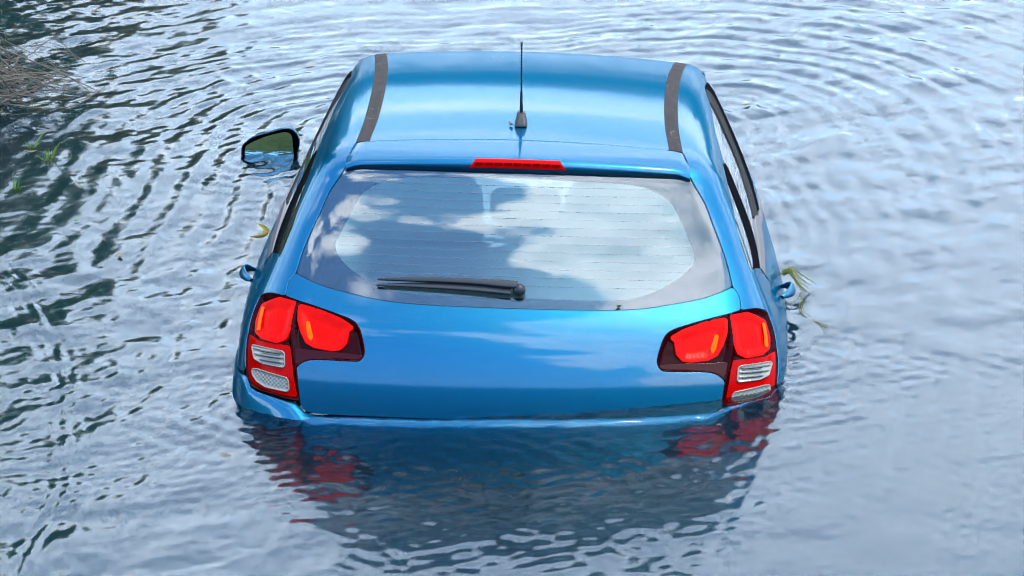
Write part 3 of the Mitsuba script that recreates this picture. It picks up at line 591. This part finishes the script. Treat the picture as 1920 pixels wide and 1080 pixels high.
# water: a dielectric surface with real ripples over a murky body
r2 = np.random.default_rng(42)
NW = 90; r3 = r2.uniform(0, 1, (24, 3))
lam = np.exp(r2.uniform(np.log(.045), np.log(.55), NW)); th = r2.uniform(0, 2 * np.pi, NW); ph = r2.uniform(0, 2 * np.pi, NW)
kx, ky = 2 * np.pi / lam * np.cos(th), 2 * np.pi / lam * np.sin(th)
slope = .0057 * np.minimum(1, (lam / .13) ** .7)
_hx, _hy = np.meshgrid(np.arange(-1.1, 1.1, .02), np.arange(-.4, 4.2, .02), indexing='ij')
_in = F(np.stack([_hx, _hy, 0 * _hx], -1) @ CAR_R + CAR_O) < 0
_hull = cKDTree(np.stack([_hx[_in], _hy[_in]], 1))
def hull_dist(x, y): return _hull.query(np.stack([x.ravel(), y.ravel()], 1))[0].reshape(x.shape)
def waves(x, y, fine=True):
    p = np.stack([x, y, 0 * x], -1)
    wx = x + .05 * (meshkit.noise(p * 2.2, 3) - .5); wy = y + .05 * (meshkit.noise(p * 2.2, 4) - .5)
    mod = .35 + 1.1 * meshkit.noise(p * .9, 11)
    calm = 1 - .80 * sstep(.45, 1.0, x + .3 * (meshkit.noise(p * 1.6, 61) - .5)) * sstep(.6, -.3, y)
    left = 1 + .15 * sstep(-.9, -1.8, x)
    top = 1 + .25 * sstep(2.0, 4.0, y)
    h = np.zeros_like(x)
    for i in range(NW):
        if not fine and lam[i] < .22: continue
        a = slope[i] * lam[i] / (2 * np.pi) * 1.41
        gate = .4 + 1.2 * meshkit.noise(p * 1.3 + i * 7.7, i) if i % 3 == 0 else 1.0
        h += a * gate * np.sin(kx[i] * wx + ky[i] * wy + ph[i])
    h *= mod * calm * left * top
    h += .014 * np.exp(-((x + 1.0) ** 2 + (y - 2.35) ** 2) / .30)
    if fine:
        # rings that the sunk car sends out
        d = hull_dist(x, y); dm = np.hypot(x + .93, y - 2.45) - .1
        n1 = meshkit.noise(p * 3.1, 21); n2 = meshkit.noise(p * 1.1, 22)
        dd = d + .07 * n1 + .12 * meshkit.noise(p * 1.3, 23)
        ring = np.sin(2 * np.pi * dd / .112) * (.25 + 1.2 * n2) + .6 * np.sin(2 * np.pi * (dd + .03 * meshkit.noise(p * 2, 24)) / .067) * (1.3 - n2)
        ring *= np.exp(-np.maximum(d, 0) / (.45 + .9 * sstep(1.0, 2.6, y))) * sstep(-.02, .05, d)
        h += .0021 * ring * (.35 + .9 * meshkit.noise(p * .8, 71)) * (1 - .5 * sstep(-.8, -1.5, x)) * (.6 + .9 * sstep(1.0, 2.4, y)) * (1 - .6 * sstep(.3, -.6, y))
        h += .0010 * np.sin(2 * np.pi * dm / .075) * np.exp(-np.abs(dm) / .3)
        # the ripple front at the lower left
        xl = np.interp(y, [-1.5, -.85, -.35, .76, 1.6, 2.2], [-1.33, -1.27, -1.24, -1.40, -1.72, -2.0]) + .05 * (meshkit.noise(p * 2.4, 31) - .5)
        dl = xl - x
        h += .0011 * np.cos(2 * np.pi * dl / (.036 + .01 * n1)) * np.exp(-np.abs(dl - .01) / .055) * sstep(2.4, 1.2, y)
        h += .0004 * np.cos(2 * np.pi * (dl + .02 * meshkit.noise(p * 5, 33)) / .024) * sstep(0, .1, dl) * meshkit.noise(p * 4, 34) * sstep(2.0, .8, y)
        near = np.exp(-np.maximum(d, 0) / .5) * sstep(.9, .2, y)
        for i in range(24):
            q = r3[i]; l = .024 + .055 * q[0]; a = q[1] * 2 * np.pi
            h += .0125 * l / (2 * np.pi) * 1.41 * np.sin(2 * np.pi / l * (np.cos(a) * wx * 1.0 + np.sin(a) * wy) + q[2] * 6.28) * (.32 + .95 * near) * (.3 + 1.3 * meshkit.noise(p * 4 + i, i)) * (1 - .5 * (1 - calm))
        h += .00055 * (meshkit.fbm(p * 26, 2, 51) - .5) * 2 * (.3 + n2) * calm
    return h
fx0, fx1, fy0, fy1 = -3.0, 2.8, -2.0, 5.6
fx = np.linspace(fx0, fx1, 620); fy = np.linspace(fy0, fy1, 800)
XX, YY = np.meshgrid(fx, fy, indexing='ij'); ZZ = waves(XX, YY)
fine = grid_mesh(np.stack([XX, YY, ZZ], -1))
cx = np.unique(np.round(np.r_[np.linspace(-8, fx0, 90), np.linspace(fx0, fx1, 90), np.linspace(fx1, 10, 110)], 5)); cy = np.unique(np.round(np.r_[np.linspace(-9, fy0, 120), np.linspace(fy0, fy1, 120), np.linspace(fy1, 16, 160)], 5))
XC, YC = np.meshgrid(cx, cy, indexing='ij'); edge = np.clip(np.minimum.reduce([XC + 8, 10 - XC, YC + 9, 16 - YC]) / 2, 0, 1)
coarse = grid_mesh(np.stack([XC, YC, waves(XC, YC, False) * edge], -1))
c = coarse.triangles_center; coarse.update_faces(~((c[:, 0] > fx0) & (c[:, 0] < fx1) & (c[:, 1] > fy0) & (c[:, 1] < fy1)))
def quad(x0, x1, y0_, y1): return trimesh.Trimesh([(x0, y0_, 0), (x1, y0_, 0), (x1, y1, 0), (x0, y1, 0)], [(0, 1, 2), (0, 2, 3)], process=False)
far = cat(quad(-40, -8, -9, 16), quad(10, 40, -9, 16), quad(-40, 40, -20, -9), quad(-40, 40, 16, 75))
wm = cat(fine, coarse)
scene['murk'] = {'type': 'homogeneous', 'albedo': {'type': 'rgb', 'value': [0.04, 0.17, 0.21]}, 'sigma_t': {'type': 'rgb', 'value': [1.0, .65, .55]}, 'scale': 1.4}
scene['water_surface'] = {'type': 'roughdielectric', 'distribution': 'ggx', 'alpha': 0.008, 'int_ior': 1.34, 'ext_ior': 1.0}
scene['far_water_surface'] = {'type': 'roughdielectric', 'distribution': 'ggx', 'alpha': 0.03, 'int_ior': 1.34, 'ext_ior': 1.0}
vn = np.array(wm.vertex_normals)
path = meshkit.write_ply((wm.vertices, wm.faces), False, normals=vn)
scene['water'] = {'type': 'ply', 'filename': path, 'face_normals': False, 'bsdf': {'type': 'ref', 'id': 'water_surface'}, 'interior': {'type': 'ref', 'id': 'murk'}}
path = meshkit.write_ply((far.vertices, far.faces), False)
scene['water__001'] = {'type': 'ply', 'filename': path, 'face_normals': True, 'bsdf': {'type': 'ref', 'id': 'far_water_surface'}, 'interior': {'type': 'ref', 'id': 'murk'}}
labels['water'] = {'label': 'rippled blue-grey water mirroring the cloudy sky', 'kind': 'structure'}
labels['sky'] = {'label': 'cloudy sky', 'kind': 'structure'}

# ---------------------------------------------------------------- trees on the banks; the photograph shows them mirrored in the water
def tree(key, x, y, trunk_h, crown, n, leaf, lmat, label, seed, group=None):
    r = np.random.default_rng(seed); gz = float(ground_z(np.array([x]), np.array([y]))[0])
    cx_, cy_, cz, rx, ry, rz = crown
    top = np.array([cx_, cy_, cz + rz * .3]); b = np.array([x, y, gz - .1])
    s = np.linspace(0, 1, 12)[:, None]; mid = (b + top) / 2 + r.normal(0, .15, 3)
    path = (1 - s) ** 2 * b + 2 * s * (1 - s) * mid + s ** 2 * top
    parts = [tube(path, np.linspace(.16, .03, 12) * (trunk_h / 3), 9)]
    lobes = []
    for k in range(16):
        a, e, q = r.uniform(0, 2 * np.pi), r.uniform(-.8, 1), r.uniform(.35, .85)
        c = np.array([cx_ + rx * q * math.cos(a) * math.sqrt(max(0, 1 - e * e)), cy_ + ry * q * math.sin(a) * math.sqrt(max(0, 1 - e * e)), cz + rz * q * e])
        lobes.append((c, r.uniform(.28, .46)))
        st = path[r.integers(4, 11)]; parts.append(tube(np.array([st, (st + c) / 2 + r.normal(0, .12, 3), c]), [.045, .03, .012], 6))
    tm(key + '__trunk', cat(*parts), 'bark', smooth=60, car=False)
    per = n // len(lobes); V = []
    for c, q in lobes:
        d = r.normal(0, 1, (per, 3)); d /= np.linalg.norm(d, axis=1, keepdims=True)
        p = c + d * (r.uniform(.25, 1, per) ** .5)[:, None] * np.array([rx, ry, rz]) * q
        u = r.normal(0, 1, (per, 3)); u /= np.linalg.norm(u, axis=1, keepdims=True); w = np.cross(u, r.normal(0, 1, (per, 3))); w /= np.linalg.norm(w, axis=1, keepdims=True)
        l = leaf * r.uniform(.6, 1.3, (per, 1))
        V.append(np.stack([p - u * l, p + w * l * .45, p + u * l, p - w * l * .45], 1))
    V = np.concatenate(V); f = np.arange(len(V) * 4).reshape(-1, 4)
    add(key + '__crown', V.reshape(-1, 3), f, lmat, car=False)
    labels[key] = {'label': label, 'category': 'tree', **({'group': group} if group else {})}
tree('bank_tree', -4.0, 6.2, 4, (-4.5, 5.6, 3.3, 1.7, 2.2, 2.4), 18000, .085, 'leaf_dark', 'dark leafy tree on the left bank, mirrored in the water along the left edge', 1)
tree('bank_tree_001', -5.2, 11.5, 4, (-5.3, 11, 3.0, 2.7, 2.6, 2.8), 18000, .10, 'leaf_green', 'green tree on the left bank, mirrored beside the dead root tangle', 2)
tree('bank_tree_002', -4.9, 18, 4, (-4.9, 17.5, 2.6, 2.6, 2.4, 2.7), 18000, .11, 'leaf_olive', 'olive-green tree further along the left bank, mirrored at the top left corner', 3)
leafmat('leaf_gold', (0.26, 0.19, 0.025), 0.75)
tree('bank_shrub', -4.3, 14.5, 2, (-3.5, 14.5, 1.9, 1.3, 1.4, 1.1), 9000, .07, 'leaf_gold', 'low golden-leaved shrub on the left bank, mirrored as brown streaks at the top left', 9)
spots = [(-16, 66, 6), (-11.5, 64.5, 5.2), (-7.5, 66, 4.6), (-4.0, 65, 4.2), (-.8, 65.5, 3.9), (2.6, 66, 4.3), (6.2, 65, 4.0), (10, 66, 4.8), (14.5, 65, 5.5), (18.5, 30, 6.5), (20.5, 38, 7.5)]
for i, (x, y, hh) in enumerate(spots):
    tree('far_wood__%03d' % i, x, y + 1, hh, (x, y + 1, .9 + hh * .5, 2.5, 2.0, hh * .52), 7000, .15, ('leaf_green', 'leaf_dark', 'leaf_olive')[i % 3], '', 20 + i)
for k in [k for k in labels if k.startswith(('far_wood', 'near_wood'))]: del labels[k]
labels['far_wood'] = {'label': 'line of leafy trees on the far bank, mirrored as a dark band in the car roof', 'category': 'trees', 'kind': 'stuff'}

# ---------------------------------------------------------------- small things on and in the water
def root_tangle():
    r = np.random.default_rng(5); ms = []
    tip = np.array([-1.56, 3.28, .03])
    for k in range(70):
        s = np.array([-2.25 + r.normal(0, .10), 3.18 + r.normal(0, .36), .12 + abs(r.normal(0, .10))])
        e = np.array([-1.95 + r.uniform(0, .34) ** 1.0, 3.22 + r.normal(0, .14), .02 + r.uniform(0, .10)]) if k > 6 else tip + r.normal(0, .02, 3)
        m1 = s + (e - s) * .35 + r.normal(0, .07, 3); m2 = s + (e - s) * .7 + r.normal(0, .05, 3)
        ms.append(tube(catmull([s, m1, m2, e], 8), np.linspace(.0045, .0018, 25) * r.uniform(.5, 1.1), 5))
    for k in range(26):
        c = np.array([-2.0 + r.normal(0, .12), 3.15 + r.normal(0, .26), .09 + r.uniform(0, .09)]); R0 = r.uniform(.03, .085); a = np.linspace(0, 2 * np.pi * r.uniform(.6, 1.2), 30) + r.uniform(0, 6)
        u = r.normal(0, 1, 3); u /= np.linalg.norm(u); w = np.cross(u, r.normal(0, 1, 3)); w /= np.linalg.norm(w)
        ms.append(tube(c + R0 * (np.cos(a)[:, None] * u + np.sin(a)[:, None] * w), .0022 * r.uniform(.6, 1.3), 5))
    for k in range(14):   # the long strands that hang down the bank to the lower left
        s = np.array([-1.95 + r.normal(0, .05), 2.85 + r.normal(0, .05), .10]); e = np.array([-2.15 + r.normal(0, .06), 2.1 + r.normal(0, .12), .03])
        ms.append(tube(catmull([s, (s + e) / 2 + r.normal(0, .05, 3), e], 10), .0028 * r.uniform(.6, 1.2), 5))
    tm('root_tangle', cat(*ms), 'dead_stem', smooth=60, car=False)
    labels['root_tangle'] = {'label': 'tangle of dead pale roots and stems hanging from the left bank over the water', 'category': 'roots'}
root_tangle()
def leaf_mesh(L, W, curl, r):
    u = np.linspace(0, 1, 11)[:, None]; v = np.linspace(-1, 1, 5)[None]
    w = W * np.sin(np.pi * np.clip(u, .02, 1)) ** .8
    P = np.stack(np.broadcast_arrays((u - .5) * L, v * w * .5 + .25 * L * (u - .5) ** 2, curl * L * (u - .5) ** 2 + .25 * w * v * v), -1)
    a = grid_mesh(P); b = grid_mesh(P - [0, 0, .0006], True); return cat(a, b)

def floating(key, xy, L, W, ang, bs, label, curl=.5, lift_=.004, tilt=0.0):
    m = leaf_mesh(L, W, curl, rng); m.apply_transform(trimesh.transformations.rotation_matrix(tilt, (0, 1, 0))); m.apply_transform(trimesh.transformations.rotation_matrix(ang, (0, 0, 1)))
    z = float(waves(np.array([xy[0]]), np.array([xy[1]]))[0]); m.apply_translation((xy[0], xy[1], z + lift_)); tm(key, m, bs, smooth=True, car=False)
    labels[key] = {'label': label, 'category': 'leaf'}
floating('floating_leaf', (-1.741, 2.636), .045, .012, .1, 'pale_leaf', 'pale dry leaf floating by the left edge, just below the root tangle')
floating('floating_leaf_001', (-1.526, 2.236), .075, .010, -1.0, 'pale_leaf', 'thin curled straw-coloured leaf floating among the green reflections at left')
floating('floating_leaf_002', (-1.304, 1.528), .040, .018, -1.3, 'pale_leaf', 'small pale leaf floating alone left of the car, nearest the viewer of the floating leaves')
floating('floating_leaf_003', (-1.489, 1.887), .020, .010, .3, 'green_leaf', 'small bright green leaf floating in the dark reflections at left')
def blades(key, xy, n, hgt, lean, seed, label):
    r = np.random.default_rng(seed); ms = []
    for k in range(n):
        b = np.array([xy[0] + r.normal(0, .004), xy[1] + r.normal(0, .004), -.05]); e = b + [lean * hgt + r.normal(0, .035), r.normal(0, .03), hgt * r.uniform(.6, 1)]
        ms.append(tube(catmull([b, (b + e) / 2 + [0, 0, .02], e], 8), np.linspace(.0035, .0008, 17), 5))
    tm(key, cat(*ms), 'green_leaf', smooth=60, car=False); labels[key] = {'label': label, 'category': 'grass'}
blades('grass_tuft', (-1.757, 2.709), 5, .10, .1, 1, 'thin green blades rising from the water beside the pale dry leaf')
blades('grass_tuft_001', (-1.677, 2.56), 6, .13, .15, 2, 'taller green blades rising from the dark water right of the pale dry leaf')
blades('grass_tuft_002', (-1.749, 2.273), 5, .10, .05, 3, 'green blades rising from the water at the left edge, lowest of the tufts')
blades('grass_tuft_003', (-1.102, 2.62), 8, .05, .2, 4, 'sparse green blades just breaking the surface left of the door mirror')
# weed caught on the right door handle and drifting away from it
r = np.random.default_rng(12); ms = []
for k in range(12):
    s = np.array([.845, 1.03, .05]) + r.normal(0, .006, 3); d = r.uniform(0, 1)
    e = np.array([.90 + .05 * r.uniform(), .93 + .10 * d, .016]); ms.append(tube(catmull([s, s + [.025, -.01, .012], (s + e) / 2 + [0, 0, .014], e], 7), np.linspace(.0024, .0010, 22) * r.uniform(.6, 1.2), 5))
for k in range(3):
    s = np.array([.895, .94, .012]) + r.normal(0, .006, 3) * [1, 1, .2]; e = np.array([.96 + r.normal(0, .012), .64 + r.normal(0, .04), .006])
    ms.append(tube(catmull([s, [.905 + r.normal(0, .008), .80, .004], [.925 + r.normal(0, .01), .74, .002], e], 8), .0012 * r.uniform(.6, 1.2), 5))
tm('water_weed', cat(*ms), 'weed', smooth=60, car=False)
labels['water_weed'] = {'label': 'yellow-green strands of water weed caught on the right rear door handle', 'category': 'weed'}
floating('green_scrap', (.80, 2.86), .035, .014, .3, 'weed', 'dull green scrap of weed floating where the right door mirror lies under the water', .2); labels['green_scrap']['category'] = 'weed'
m = trimesh.creation.icosphere(3); m.vertices *= (1 + .5 * (meshkit.noise(m.vertices * 3, 3) - .5))[:, None] * np.array([.030, .024, .010]); m.apply_translation((-.808, -.153, -.010)); tm('foam_clump', m, 'foam_tan', smooth=True, car=False)
labels['foam_clump'] = {'label': 'small tan clump of foam floating off the left corner of the bumper', 'category': 'foam'}
# leaves that lie on the car
def car_leaf(key, p, L, W, ang, bs, label, curl=1.2):
    s = lift(chart([p])); n = normal(s)[0]; t = np.array([math.cos(ang), math.sin(ang), 0]); t -= n * (t @ n); t /= np.linalg.norm(t); b = np.cross(n, t)
    m = leaf_mesh(L, W, curl, rng); m.vertices = s[0] + m.vertices[:, :1] * t + m.vertices[:, 1:2] * b + (m.vertices[:, 2:] + .004) * n
    tm(key, m, bs, smooth=True); labels[key] = {'label': label, 'category': 'leaf'}
car_leaf('fallen_leaf', (-.80, 1.25, 1.0), .16, .022, 1.3, 'yellow_leaf', 'curled yellow leaf stuck on the left side of the car below the windows')
car_leaf('fallen_leaf_001', (-.030, .668, 1.47), .030, .012, 1.9, 'pale_leaf', 'tiny pale leaf lying against the left of the antenna foot')
car_leaf('fallen_leaf_002', (.31, .18, 1.02), .015, .008, .3, 'leaf_scrap', 'tiny dark green leaf scrap at the lower right of the rear window')
